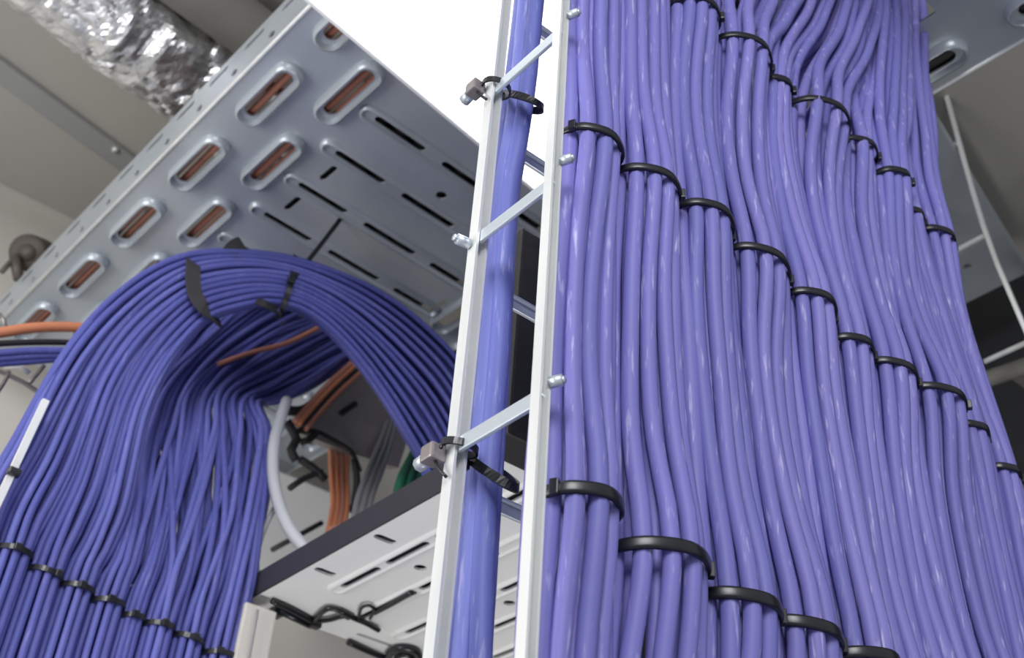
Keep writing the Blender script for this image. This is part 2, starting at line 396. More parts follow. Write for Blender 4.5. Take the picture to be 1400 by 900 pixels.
# blue strip of cables inside the ladder
strip = [((600,900),(675,900)), ((621,800),(673,800)), ((645,560),(691,500)), ((668,300),(706,250)), ((698,60),(738,20))]
XS = .434
S = [(onX(*a, XS), onX(*b, XS)) for a, b in strip]
S = [((a[1]+b[1])/2 + .006, (a[2]+b[2])/2, abs(a[1]-b[1])/2 * .85) for a, b in S]
S = [(.592, .02, .026), (.592, 1.6, .026)] + S + [(.583, 3.47, .02)]
SP = ['closest to the left upright', 'in the middle of the strip', 'nearest the violet run', 'at the back left', 'at the back right']
for j, (off, dx) in enumerate([(.66, .001), (.02, -.002), (-.60, .001), (.35, .008), (-.2, .008)]):
    nx = smooth_noise(rnd, .0009, 2, 8); pts = []
    for (y, hw, z) in crom([(y, h, z) for (y, z, h) in S], .03):
        pts.append((XS + .004 + dx + nx(z), y + off * (hw) + nx(z+2), z))
    rad = [.0082, .0082, .0082, .008, .008][j]
    mb = MB(); mb.tube(pts, rad, 12); o = mb.build('data_cable', M_strip[j % 2])
    tag(o, 'thick blue cable %s, running up inside the white ladder' % SP[j], 'cable', 'blue cables inside the ladder')
def ring_tie(c, rx, ry, h, lab, tilt=0, m=M_tie, name='cable_tie', grp=None, th=.0011, yt=0):
    P = [(c[0] + rx*math.cos(t), c[1] + ry*math.sin(t), c[2] + tilt*rx*math.cos(t) + yt*ry*math.sin(t)) for t in [2*math.pi*i/40 for i in range(40)]]
    mb = MB(); mb.tube(P, 0, closed=True, up=(0, 0, 1), prof=[(-th, -h), (th, -h), (th, h), (-th, h)])
    return mb
for (px, lab, z) in [((705,140), 'upper', None), ((668,640), 'lower', None)]:
    c = onX(*px, XS); c = np.array((XS + .004, .587, c[2]))
    root = empty('cable_tie', tuple(c)); mb = ring_tie(c, .0150, .0262, .0036, '', 0, yt=.9); b = mb.build('band', M_tie)
    mb = MB(); mb.box(c + np.array((-.0185, .008, 0)), (.005, .007, .008), bev=.0008); h = mb.build('locking_head', M_tie)
    adopt(root, b, h); tag(root, '%s black tie strapping the blue cable strip inside the white ladder' % lab, 'cable tie')
# clamps with knobs on the left upright
for (px, kpx, lab) in [((640,592), (592,622), 'lower'), ((688,97), (650,122), 'upper')]:
    c = onX(*px, .398); c[1] = .585; k = onX(*kpx, .392)
    root = empty('rail_clamp', tuple(c))
    mb = MB(); P = [(.4065 + .0135*math.cos(t), .585 + .0115*math.sin(t), c[2] + .002*math.sin(t)) for t in [2*math.pi*i/28 for i in range(28)]]
    mb.tube(P, 0, closed=True, up=(0, 0, 1), prof=[(-.001, -.0028), (.001, -.0028), (.001, .0028), (-.001, .0028)]); a = mb.build('strap', M_tie)
    mb = MB(); mb.tube(crom([(.394, .592, c[2]), (.393, k[1]-.008, (c[2]+k[2])/2), tuple(k)], .006), .0016, 8); b = mb.build('arm', M_tie)
    mb = MB(); mb.box(k, (.0135, .0145, .0135), bev=.002); kn = mb.build('knob', M_bracket); kn['label'] = 'dull silver knob'
    mb = MB(); mb.cyl(k + np.array((0, .007, -.001)), k + np.array((0, .017, -.002)), .0055, 8); tip = mb.build('screw', M_rung)
    mb = MB(); mb.tube(crom([k + np.array((0,-.002,-.004)), k + np.array((.001, -.008, -.014)), k + np.array((.004, -.014, -.022))], .004), .0014, 6); tl = mb.build('tail', M_tie)
    adopt(root, a, b, kn, tip, tl); tag(root, '%s strap clamp with silver knob on the left ladder upright' % lab, 'clamp')

# ------------------------------------------------------------------ upper tray
ZT = 3.0
tO = np.array((.4545, 0, ZT)); tu = np.array((-.0495, 1, 0)); tu /= np.linalg.norm(tu); tv = np.array((1, .0495, 0)); tv /= np.linalg.norm(tv)
slots = []
UN = [.157 + .225 * i for i in range(0, 11)]       # slot columns along the tray
for i, u in enumerate(UN):
    u1 = 1.281 + .2255 * (i - 5); u2 = 1.183 + .2255 * (i - 5)
    for (uu, v) in ((u1, .052), (u2, .142), (u2 + .31 - .2255, .645), (u1 - .085, .735)):
        if .22 < uu < 2.25 and not (v != .735 and .33 < uu < .69):
            slots.append(([(uu, v, .124, .026)], (uu, v, .165, .052), (1, 0), .015))
nr = 0
for i in range(-8, 9):
    u = 1.308 + .1125 * i
    if not .14 < u < 2.3: continue
    if .40 < u < .62: continue
    slots.append(([(u, .258, .105, .014), (u, .41, .12, .014), (u, .56, .105, .014)], (u, .397, .445, .036), (0, 1), .009))
    if i in (0, 1, 6, 7, -6): slots.append(([(u + .056, .229, .046, .012)], None, (1, 0), 0))
    if i in (-5, 1, 2, 6): slots.append(([(u + .092, .605, .046, .012)], None, (1, 0), 0))
    if i % 4 == -4 % 4 and False: pass
for u in (1.2665, .82, 1.71): slots.append(([(u - .004 if u == 1.2665 else u, .403, .0201, .02)], None, (1, 0), 0))
tray = empty('perforated_cable_tray', (.7, 1.2, ZT))
mb = slotted_plate([(.1, 0), (2.35, 0), (2.35, .787), (.1, .787)], slots, (tO, tu, tv, (0, 0, -1)), cut=[(.44, .01), (.58, .01), (.58, .655), (.44, .655)])
k1 = mb.build('slotted_base', M_galv)
fs = []
for i in range(0, 21):
    u = .15 + .1125 * i
    if u > 2.3: break
    fs.append(([(u, .083, .062, .012)], None, (1, 0), 0)); fs.append(([(u + .045, .038, .024, .013)], None, (.8, .6), 0))
mb = slotted_plate([(.1, 0), (2.35, 0), (2.35, .108), (.1, .108)], fs, (tO, tu, (0, 0, 1), -tv)); k2 = mb.build('side_flange', M_galv)
mb = slotted_plate([(.1, 0), (2.35, 0), (2.35, .108), (.1, .108)], fs, (tO + tv * .787, tu, (0, 0, 1), tv)); k3 = mb.build('side_flange', M_galv)
mb = MB(); mb.tube([tO + tu * .1, tO + tu * 2.35], .0035, 8); mb.tube([tO + tu * .1 + tv*.787, tO + tu * 2.35 + tv*.787], .0035, 8)
k4 = mb.build('folded_edge', M_rail)
adopt(tray, k1, k2, k3, k4); tag(tray, 'galvanised perforated cable tray with embossed slots, hung under the ceiling', 'cable tray')
for i, (u, v) in enumerate([(2.2, .20), (2.2, .60), (.3, .60), (.3, .20)]):
    p = tO + tu*u + tv*v; mb = MB(); mb.cyl(p + np.array((0, 0, .0)), (p[0], p[1], ZC), .005, 8); mb.box(p + np.array((0, 0, .03)), (.02, .02, .006), bev=.001)
    tag(mb.build('threaded_rod', M_rung), 'thin steel rod holding the %s corner of the overhead tray' % ['far left', 'far right', 'near right', 'near left'][i], 'rod', 'rods holding the overhead tray')
# cables lying in the upper tray, seen through its slots
for j in range(12):
    v = .030 + .0145 * j
    pts = [tO + tu * u + tv * (v + .003 * math.sin(3*u + j)) + np.array((0, 0, .0115 + .001*math.sin(j))) for u in np.linspace(.12, 2.36, 26)]
    mb = MB(); mb.tube(pts, .0062, 8); o = mb.build('tray_cable', M_rust)
    tag(o, 'red-brown cable seen through the slots, %s from the tray\'s left side' % ORD[j], 'cable', 'red-brown cables in the overhead tray')
for j, (v, z) in enumerate([(.024, .037), (.026, .074)]):  # unseen black cables added so the flange slots look dark
    pts = [tO + tu * u + tv * v + np.array((0, 0, z)) for u in np.linspace(.12, 2.36, 16)]
    mb = MB(); mb.tube(pts, .0175, 12); o = mb.build('dark_fill_cable', M_black)
    tag(o, '%s black cable stacked against the inside of the tray\'s left flange' % ['lower', 'upper'][j], 'cable')
for j, v in enumerate((.705, .748)):  # added above the right-hand slots to keep their holes dark
    pts = [tO + tu * u + tv * v + np.array((0, 0, .025)) for u in np.linspace(.12, 2.36, 16)]
    mb = MB(); mb.tube(pts, .0205, 12); o = mb.build('dark_fill_cable', M_black)
    tag(o, '%s added black cable along the right-hand flange inside the overhead tray' % ['inner', 'outer'][j], 'cable')
for j in range(9):  # added to block the lit ceiling behind the rib slots
    v = .222 + .044 * j
    pts = [tO + tu * u + tv * v + np.array((0, 0, .028)) for u in np.linspace(.62, 2.36, 16)]
    mb = MB(); mb.tube(pts, .022, 12); o = mb.build('dark_fill_cable', M_black)
    tag(o, 'added thick black cable inside the overhead tray, %s row of dark slots' % ORD[j], 'cable', 'added thick black cables in the overhead tray')

# ------------------------------------------------------------------ luminaire
zl = 2.9
a = onZ(415, 0, zl); b = onZ(740, 272, zl); d = (b - a) / np.linalg.norm(b - a); e = np.array((d[1], -d[0], 0))
L0 = a - d * .22; LL = .98; LW = .40
root = empty('ceiling_lamp', tuple(L0 + d*LL/2 + e*LW/2))
mb = MB(); fw = .006
mb.box(L0 + d*LL/2 + e*LW/2 + np.array((0, 0, .048)), (LL, LW, .07), (d, e, (0, 0, 1)), .003)
mb.box(L0 + d*LL/2 + e*fw/2 + np.array((0, 0, .006)), (LL, fw, .014), (d, e, (0, 0, 1)), .002)
mb.box(L0 + d*LL/2 + e*(LW-fw/2) + np.array((0, 0, .006)), (LL, fw, .014), (d, e, (0, 0, 1)), .002)
for s in (fw/2, LL-fw/2): mb.box(L0 + d*s + e*LW/2 + np.array((0, 0, .006)), (fw, LW, .014), (d, e, (0, 0, 1)), .002)
k1 = mb.build('frame', M_lampframe)
mb = MB(); mb.box(L0 + d*LL/2 + e*LW/2 + np.array((0, 0, .006)), (LL-2*fw, LW-2*fw, .008), (d, e, (0, 0, 1))); k2 = mb.build('diffuser', M_diff)
adopt(root, k1, k2); tag(root, 'blazing white flat ceiling lamp under the overhead tray, behind the ladder', 'lamp')

# ------------------------------------------------------------------ ceiling fittings
def along(p, q, t0, t1): return p + (q - p) * t0, p + (q - p) * t1
zf = 3.36
A = onZ(126, 0, zf); B = onZ(291, 125, zf); A, B = along(A, B, -4.2, 2.2)
mb = MB(); n = 230; m = 64; dirn = (B - A) / np.linalg.norm(B - A); nx_ = np.cross(dirn, (0, 0, 1)); up_v = np.array((0, 0, 1.))
from mathutils import noise as mn
vs = []
for i in range(n):
    c = A + (B - A) * i / (n - 1)
    for k in range(m):
        t = 2*math.pi*k/m; r0 = .106; p = c + (nx_*math.cos(t) + up_v*math.sin(t)) * r0
        q = Vector(p) * 11
        w1 = abs(mn.noise(q * 1.0 + Vector((mn.noise(q*.7), mn.noise(q*.7+Vector((5, 1, 2))), 0)) * 1.5)); w2 = abs(mn.noise(q * 2.7)); w3 = mn.noise(q*6)
        rr = r0 - .022 * (1 - w1*2) * .55 + .008 * w2 + .0015 * w3
        vs.append(c + (nx_*math.cos(t) + up_v*math.sin(t)) * rr)
mb.add(vs, [[i*m+k, i*m+(k+1) % m, (i+1)*m+(k+1) % m, (i+1)*m+k] for i in range(n-1) for k in range(m)] + [list(range(m))[::-1], [(n-1)*m+k for k in range(m)]])
tag(mb.build('foil_duct', M_foil), 'crinkled silver foil wrapped duct under the ceiling, top left', 'duct')
A = onZ(285, 0, 3.40); B = onZ(342, 42, 3.40); A, B = along(A, B, -8, 6)
mb = MB(); mb.tube([A + (B-A)*i/20 for i in range(21)], .056, 24); tag(mb.build('lagged_pipe', M_lag), 'smooth dark grey lagged pipe between the foil duct and the tray', 'pipe')
A = onZ(0, 0, 3.49); B = onZ(223, 155, 3.49)
A = onZ(0, 94, 3.493); B = onZ(165, 214, 3.493); d0 = B - A; d0 /= np.linalg.norm(d0); e0 = np.cross((0, 0, 1), d0)
mb = MB(); c = (A+B)/2; mb.box(c - d0*.25 + np.array((0, 0, 0)), (1.0, .058, .014), (d0, e0, (0, 0, 1)), .003); mb.box(c - d0*.25 + e0*.035 + np.array((0,0,.002)), (1.0, .012, .010), (d0, e0, (0, 0, 1)), .002)
s1 = mb.build('strip', M_trunk); mb = MB(); pc = onZ(158, 204, 3.486); mb.cyl(pc, pc + np.array((0, 0, -.006)), .008, 12); s2 = mb.build('screw', M_rail)
r_ = empty('ceiling_trunking', tuple(c)); adopt(r_, s1, s2); tag(r_, 'narrow grey trunking strip fixed flat across the beige ceiling', 'trunking')
# brown round pipe end by the tray's far corner
c = onY(42, 347, 2.25); root = empty('pipe_end', tuple(c))
mb = MB(); dd = np.array((.25, .45, .35)); dd /= np.linalg.norm(dd); mb.tube([c - dd*.03, c - dd*.02, c + dd*.06, c + dd*.065, c + dd * .42], [.036, .042, .042, .034, .034], 24); k1 = mb.build('collar', M_bronze)
mb = MB(); mb.tube(crom([onY(2, 372, 2.24), onY(20, 352, 2.24), onY(34, 336, 2.24)], .02), .006, 8); mb.tube([onY(20, 352, 2.24), onY(26, 382, 2.24)], .012, 10); k2 = mb.build('bracket', M_bronze)
mb = MB(); mb.cyl(c - dd*.034, c - dd*.028, .02, 12); k3 = mb.build('plug', M_bronze)
adopt(root, k1, k2, k3); tag(root, 'brown round pipe end poking out beyond the tray, far left', 'pipe')

# metal tray piece and dark things on the right
zp = 3.35
poly = [(1.30, .675), (2.135, .866), (2.135, 1.3), (1.30, 1.15)]
sl = [([(1.60 + .14*i, .86 + .03*i, .02, .02)], None, (1, 0), 0) for i in range(4)] + [([(2.0, .98, .16, .010)], None, (.9, .436), 0), ([(1.9, 1.10, .12, .010)], None, (1, 0), 0)]
root = empty('cable_tray_cover', (1.7, .95, zp))
mb = slotted_plate([(x, -y) for x, y in poly], [([(h[0], -h[1], h[2], h[3])], None, (dd_[0], -dd_[1]), 0) for ([h], _, dd_, _2) in sl], ((0, 0, zp), (1, 0, 0), (0, -1, 0), (0, 0, -1)), t=.03)
k1 = mb.build('plate', M_galv); 
mb = MB()
for (x, y) in ((1.5, .95), (2.0, 1.05)): mb.cyl((x, y, zp+.02), (x, y, ZC), .006, 8)
k2 = mb.build('hanger', M_rung); adopt(root, k1, k2); tag(root, 'dull grey steel plate under the ceiling, right of the violet run', 'steel plate')
A = onX(1340, 522, 1.9); B = onX(1440, 488, 1.9)
mb = MB(); mb.tube(crom([A + (A-B)*.6, A, B, B + (B-A)*1], .03), .017, 14); tag(mb.build('dark_pipe', M_lag), 'dark glossy pipe in the black recess at the right edge', 'pipe')
mb = MB(); mb.box(((A+B)/2 + np.array((.2, 0, 0))), (.40, .03, .03), bev=.002); tag(mb.build('pipe_bracket', M_bracket), 'steel bracket carrying the dark pipe in the right recess', 'bracket')
# plain black box in the gap behind the ladder
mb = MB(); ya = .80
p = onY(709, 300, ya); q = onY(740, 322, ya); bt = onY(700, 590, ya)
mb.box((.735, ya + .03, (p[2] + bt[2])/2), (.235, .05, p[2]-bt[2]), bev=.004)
tag(mb.build('gap_box', M_gap), 'black box in the gap behind the two ladder uprights', 'duct')

# ------------------------------------------------------------------ left blue cable bundles and their arch
YL = 1.45; RL = .0051
tieL = [((-45,725),(-6,745)), ((-5,746),(40,768)), ((41,772),(80,802)), ((82,800),(125,814)), ((126,815),(165,838)), ((166,841),(195,850)),
        ((197,852),(235,864)), ((237,868),(275,886)), ((277,890),(318,906))]
arch = [((-14,665),(152,755)), ((22,600),(174,700)), ((58,530),(186,640)), ((95,470),(200,572)), ((140,418),(224,515)), ((195,374),(253,472)),
        ((245,350),(285,440)), ((297,342),(325,424)), ((350,344),(368,416)), ((405,353),(408,424)), ((465,373),(445,450)), ((520,400),(485,495)),
        ((575,440),(522,548)), ((630,495),(552,598)), ((668,565),(577,642)), ((690,650),(590,700))]
fan = [((158,765),(345,800), 1.45), ((172,705),(364,710), 1.47), ((182,645),(373,640), 1.52), ((195,590),(370,590), 1.58), ((225,520),(356,554), 1.65),
       ((300,440),(378,549), 1.72), ((380,390),(428,525), 1.76), ((460,385),(484,488), 1.78), ((540,410),(535,480), 1.78), ((600,470),(575,530), 1.76),
       ((650,560),(600,610), 1.72), ((672,640),(612,680), 1.68)]
wordsL = ['farthest left', 'second', 'third', 'fourth', 'fifth', 'sixth', 'seventh', 'eighth', 'ninth']
listA = []; listB = []
for g, (a, b) in enumerate(tieL):
    A = onY(*a, YL); B = onY(*b, YL); X = (A[0]+B[0])/2; Z = (A[2]+B[2])/2; hw = (B[0]-A[0])/2 * 1.04
    spots = [(math.sin(t) * (hw-RL), -math.cos(t) * (hw-RL) * .9, 0) for t in (-1.45, -.72, 0, .72, 1.45)] + [(-.45*hw, .002, 1), (.35*hw, .004, 1), (0, .013, 1)] + ([(-.75*hw, .012, 1), (.75*hw, .012, 1), (.1*hw, .018, 1)] if g < 4 else [])
    for i, (dx, dy, ly) in enumerate(spots): (listA if g < 4 else listB).append((g, i, X + dx, dy, Z, ly))
    root = empty('cable_tie', (X, YL, Z)); mb = ring_tie((X, YL, Z), hw + .001, hw*.9 + .002, .0034, '', rnd.uniform(-.1, .1)); bnd = mb.build('band', M_tie)
    mb = MB(); aa = rnd.uniform(-.6, .6); mb.box((X + hw*math.sin(aa), YL - (hw*.9+.004)*math.cos(aa), Z), (.009, .006, .010), bev=.001); hd = mb.build('locking_head', M_tie)
    adopt(root, bnd, hd); tag(root, 'black cable tie around the %s blue bundle from the left edge' % (ORD[g]), 'cable tie', 'cable ties across the left blue run')
posL = ['outer left', 'left of centre', 'centre front', 'right of centre', 'outer right', 'left inside', 'right inside', 'back', 'rear left', 'rear right', 'rear centre']
def cable_from(ctrl, g, i, what, noise_amp, tz):
    nx = smooth_noise(rnd, noise_amp, 3, 6); nz = smooth_noise(rnd, noise_amp, 3, 6); ny = smooth_noise(rnd, noise_amp, 2, 6)
    pts = crom(ctrl, .03); L = 0; out = []
    for j, p in enumerate(pts):
        if j: L += np.linalg.norm(np.array(p) - np.array(pts[j-1]))
        far = 0 if p[2] < tz - .02 and L < 1.9 else 1
        dist = abs(p[2]-tz); far = 1 - math.exp(-(dist/.06)**2) if L < 2.6 else 1
        if p[2] < tz: far *= .25
        out.append(np.array(p) + far * np.array((nx(L), ny(L)*.8, nz(L) if p[2] > tz else 0)))
    mb = MB(); mb.tube(out, RL * rnd.choice([.92, 1, 1, 1.06]), 8)
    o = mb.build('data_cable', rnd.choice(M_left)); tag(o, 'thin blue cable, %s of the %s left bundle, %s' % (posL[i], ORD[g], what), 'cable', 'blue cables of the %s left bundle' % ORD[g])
listA.sort(key=lambda q: q[2]); NA = len(listA)
for n_, (g, i, X, dy, Z, ly) in enumerate(listA):
    a_u = (n_ + .5) / NA + rnd.uniform(-.012, .012); a_t = (X - listA[0][2]) / (listA[-1][2] - listA[0][2]); l4 = n_ % 4
    ctrl = [(X, YL + dy, .015), (X, YL + dy, 1.0), (X, YL + dy, Z - .25), (X, YL + dy, Z)]
    for s, (o_, i_) in enumerate(arch):
        # bunch towards an even fill; arch is four cables deep
        t = min(1, s / 6); a = a_t * (1 - t) + a_u * t; Y = YL + (1 - t) * dy * .8 + t * (-.022 + l4 * .0092)
        if s > 10: Y += (s - 10) * .004
        u = o_[0] + (i_[0] - o_[0]) * a; v = o_[1] + (i_[1] - o_[1]) * a
        ctrl.append(tuple(at(u, v, 1, Y)))
    e_ = ctrl[-1]; ctrl.append((e_[0] + .015, e_[1], e_[2] - .10)); ctrl.append((e_[0] + .03, e_[1] - .03, 2.36)); ctrl.append((e_[0] + .03, e_[1] - .16, 2.308 + .009*l4))
    cable_from(ctrl, g, i, 'bending over the arch', .0016, Z)
listB.sort(key=lambda q: q[2]); NB = len(listB)
perm = list(range(NB))
for n_ in range(NB):   # local swaps so the fan crosses over itself
    m_ = min(NB - 1, max(0, n_ + rnd.randint(-5, 5))); perm[n_], perm[m_] = perm[m_], perm[n_]
for n_, (g, i, X, dy, Z, ly) in enumerate(listB):
    a0 = (X - listB[0][2]) / (listB[-1][2] - listB[0][2]); a1 = (perm[n_] + .5) / NB; lay = n_ % 3
    ctrl = [(X, YL + dy, .015), (X, YL + dy, 1.0), (X, YL + dy, Z - .25), (X, YL + dy, Z)]
    for s, (o_, i_, Y) in enumerate(fan):
        t = min(1, s / 3.5); a = a0 * (1 - t) + a1 * t
        u = o_[0] + (i_[0] - o_[0]) * a; v = o_[1] + (i_[1] - o_[1]) * a
        ctrl.append(tuple(at(u, v, 1, Y + t * (lay - 1) * .011 + (1 - t) * dy)))
    e_ = ctrl[-1]; ctrl.append((e_[0] + .02, e_[1] - .02, e_[2] - .12))
    ctrl.append((e_[0] + .03, e_[1] - .10, 2.6))
    cable_from(ctrl, g, i, 'curving away behind', .003, Z)
# extra cables filling the fan behind the tied groups
for n_ in range(44):
    a0 = (n_ + .5) / 44; lay2 = n_ % 4; a1 = min(1, max(0, a0 + rnd.uniform(-.3, .3)))
    A = onY(70, 800, 1.49); B = onY(325, 905, 1.49); X = A[0] + (B[0]-A[0])*a0; Z = A[2]+(B[2]-A[2])*a0
    ctrl = [(X, 1.485, .015), (X, 1.485, 1.0), (X, 1.485, Z-.2), (X, 1.485, Z)]
    for s, (o_, i_, Y) in enumerate(fan):
        t = min(1, s / 3.5); a = a0 * (1 - t) + a1 * t
        ctrl.append(tuple(at(o_[0] + (i_[0]-o_[0])*a + (-50*(1-a)*t if s > 4 else -26*(1-a)*t), o_[1] + (i_[1]-o_[1])*a + (-25*(1-a) if s > 4 else 0), 1, Y + .022 + .012*lay2)))
    e_ = ctrl[-1]; ctrl.append((e_[0] + .02, e_[1], e_[2] - .12)); ctrl.append((e_[0] + .03, e_[1] - .10, 2.6))
    nx = smooth_noise(rnd, .004, 3, 6)
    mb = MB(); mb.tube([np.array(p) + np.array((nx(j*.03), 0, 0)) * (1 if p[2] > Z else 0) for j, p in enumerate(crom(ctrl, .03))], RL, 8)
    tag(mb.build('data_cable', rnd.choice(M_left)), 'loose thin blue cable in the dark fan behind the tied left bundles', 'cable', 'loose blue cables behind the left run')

for n_ in range(18):
    a = (n_ + .3) / 18
    A = onY(-40, 725, 1.475); B = onY(150, 820, 1.475); X = A[0] + (B[0]-A[0])*a; Z = A[2] + (B[2]-A[2])*a
    ctrl = [(X, 1.475, .015), (X, 1.475, 1.0), (X, 1.475, Z-.2), (X, 1.475, Z)]
    for s, (o_, i_) in enumerate(arch): ctrl.append(tuple(at(o_[0] + (i_[0]-o_[0])*a, o_[1] + (i_[1]-o_[1])*a, 1, YL + .026 + (.004*(s-10) if s > 10 else 0))))
    e_ = ctrl[-1]; ctrl.append((e_[0] + .015, e_[1], e_[2] - .10)); ctrl.append((e_[0] + .03, e_[1] - .03, 2.36))
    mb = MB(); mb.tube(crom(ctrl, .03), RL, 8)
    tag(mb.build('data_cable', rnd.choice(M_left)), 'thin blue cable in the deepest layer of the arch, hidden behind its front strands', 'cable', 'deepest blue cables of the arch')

def px_tube(name, m, pix, Y, r, label, cat, group=None, sides=10, axis=1):
    """a cable lying in the plane axis=Y (or with one depth per point)"""
    Ys = Y if isinstance(Y, (list, tuple)) else [Y] * len(pix)
    mb = MB(); mb.tube(crom([at(u, v, axis, y) for (u, v), y in zip(pix, Ys)], .015), r, sides)
    o = mb.build(name, m)
    if label: tag(o, label, cat, group)
    return o
# straps on the arch
def strap(ps, Ys, w_, m, t=.0016):
    """flat strap through pixels ps on the arch front"""
    P = crom([onY(u, v, y) for (u, v), y in zip(ps, Ys)], .008)
    mb = MB(); mb.tube(P, 0, prof=[(-w_/2, -t), (w_/2, -t), (w_/2, t), (-w_/2, t)], up=(0, -1, 0)); return mb
root = empty('velcro_strap', tuple(onY(275, 400, 1.42)))
mb = strap([(262,352),(264,362),(264,385),(268,405),(282,424),(300,440)], [1.47, 1.418, 1.413, 1.413, 1.416, 1.47], .024, M_velcro); k1 = mb.build('band', M_velcro); adopt(root, k1)
tag(root, 'wide black hook-and-loop strap on the left shoulder of the arch', 'strap')
root = empty('velcro_strap', tuple(onY(325, 340, 1.42)))
mb = strap([(312,350),(322,338),(332,334)], [1.43, 1.432, 1.436], .028, M_velcro); k1 = mb.build('tab', M_velcro)
mb = strap([(300,346),(322,350),(345,350)], [1.43, 1.425, 1.43], .010, M_velcro); k2 = mb.build('band', M_velcro)
adopt(root, k1, k2); tag(root, 'small black tab sticking up on top of the arch', 'strap')
root = empty('cable_tie', tuple(onY(395, 385, 1.42)))
mb = strap([(468,296),(440,333),(412,368),(400,382)], [1.46, 1.45, 1.43, 1.418], .008, M_tie); k1 = mb.build('tail', M_tie)
mb = strap([(404,350),(398,385),(393,402),(385,425),(378,436)], [1.45, 1.413, 1.411, 1.418, 1.47], .009, M_tie); k2 = mb.build('band', M_tie)
mb = MB(); mb.box(onY(398, 384, 1.410), (.012, .010, .012), bev=.0015); k3 = mb.build('locking_head', M_tie)
mb = strap([(350,412),(362,416),(378,424)], [1.42, 1.415, 1.42], .014, M_tie); k4 = mb.build('loose_end', M_tie)
adopt(root, k1, k2, k3, k4); tag(root, 'black cable tie with long tail on the top of the arch', 'cable tie')

# white rail pieces beside the left run
A = onY(62, 548, 1.40); B = onY(-12, 706, 1.40); root = empty('slim_rail', tuple(B))
mb = MB(); dv = (B - A)/np.linalg.norm(B-A); mb.tube([A, B, B + dv*.5], 0, prof=[(-.0045, -.004), (.0045, -.004), (.0045, .004), (-.0045, .004)], up=(0, 1, 0)); k1 = mb.build('bar', M_rail)
mb = MB(); c = onY(19, 646, 1.395); mb.box(c, (.016, .012, .010), bev=.002); k2 = mb.build('clip', M_tie)
adopt(root, k1, k2); tag(root, 'slim bright metal rail on the far left of the blue cables', 'rail')

# horizontal cables entering from the left
px_tube('orange_cable', M_orange, [(-60,462),(0,455),(40,449),(80,447),(120,449),(170,455)], 1.62, .0085, 'orange cable entering from the left edge behind the arch', 'cable')
px_tube('black_cable', M_black, [(-60,474),(0,470),(50,468),(100,469),(150,475)], 1.62, .005, 'thin black cable just under the orange cable', 'cable')
for j, (dv_, r_) in enumerate([(0, .006), (7, .006), (14, .006)]):
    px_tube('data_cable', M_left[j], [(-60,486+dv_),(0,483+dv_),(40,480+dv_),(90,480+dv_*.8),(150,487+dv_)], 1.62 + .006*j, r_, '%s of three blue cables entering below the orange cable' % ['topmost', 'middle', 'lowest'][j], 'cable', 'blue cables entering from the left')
root = empty('wire_basket', tuple(onY(0, 540, 1.7))); ks = []
for pp in ([(-40,492),(0,508),(30,522),(58,540),(110,570)], [(12,508),(4,525),(-20,560)], [(60,500),(45,518),(40,524)], [(-20,440),(0,430),(8,450)]):
    mb = MB(); mb.tube(crom([onY(u, v, 1.7) for u, v in pp], .02), .0038, 8); ks.append(mb.build('wire', M_bracket))
mb = MB(); mb.tube([onY(6, 500, 1.69), onY(28, 501, 1.69), onY(40, 511, 1.69)], .0045, 8); ks.append(mb.build('clip', M_rail))
adopt(root, *ks); tag(root, 'grey steel wire basket carrying the cables at the far left', 'wire basket')

# ------------------------------------------------------------------ lower tray
ZL = 2.25
lO = np.array((.678, 0, ZL)); sl = []
# (x offset from edge, y)
def S_(x, y, L, W, d, rim=None): sl.append(([(x, y, L, W)], rim, d, .003))
slots2 = []
for (x, ys) in ((.066, [1.275, 1.165, 1.055, .945, .835]),):
    slots2.append(([(x, y, .092, .011) for y in ys], (x, (1.335+.76)/2, .60, .030), (0, 1), .003))
slots2.append(([(.145, y, .14 if i == 0 else .05, .011) for i, y in enumerate([1.325, 1.22, 1.10, 1.0, .9])], (.145, 1.10, .62, .030), (0, 1), .003))
for x in (.225, .30, .375): slots2.append(([(x, y, .07, .011) for y in (1.355 - .02*(x > .25), 1.24, 1.13, 1.02, .9)], (x, 1.12, .60, .030), (0, 1), .003))
slots2.append(([(.065, 1.452, .095, .010)], None, (.97, .24), 0)); slots2.append(([(.22, 1.45, .09, .010)], None, (.97, .0), 0)); slots2.append(([(.36, 1.45, .09, .010)], None, (1, 0), 0))
for y in (1.298, 1.155, 1.012, .87): slots2.append(([(.024, y, .034, .014)], None, (1, 0), 0))
for y in (1.19, .98): slots2.append(([(.105, y, .0181, .018)], None, (1, 0), 0)); slots2.append(([(.26, y, .0181, .018)], None, (1, 0), 0))
slots2.append(([(.012, 1.435, .018, .012)], None, (1, 0), 0))
root = empty('perforated_cable_tray', (.9, 1.1, ZL)); LWd = .44
mb = slotted_plate([(0, .73), (LWd, .73), (LWd, 1.49), (-.003, 1.475)], slots2, (lO, (1, 0, 0), (0, 1, 0), (0, 0, -1))); k1 = mb.build('slotted_base', M_white)
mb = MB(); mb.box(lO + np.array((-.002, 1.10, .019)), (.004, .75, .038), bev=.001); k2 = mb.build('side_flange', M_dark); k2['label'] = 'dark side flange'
mb = MB(); mb.box(lO + np.array((LWd, 1.10, .028)), (.004, .75, .056), bev=.001); k3 = mb.build('side_flange', M_white)
adopt(root, k1, k2, k3); tag(root, 'white perforated cable tray with a dark flange, below the arch', 'cable tray')
for j in range(8):  # unseen black cables added to stop light showing through the slots
    mb = MB(); x = .708 + .049*j; mb.tube([(x, y, ZL + .0265) for y in np.linspace(.75, 1.44, 12)], .0235, 12)
    tag(mb.build('dark_fill_cable', M_black), 'added thick black cable in the lower white tray, %s from its dark flange' % ORD[j], 'cable', 'added thick black cables in the lower tray')
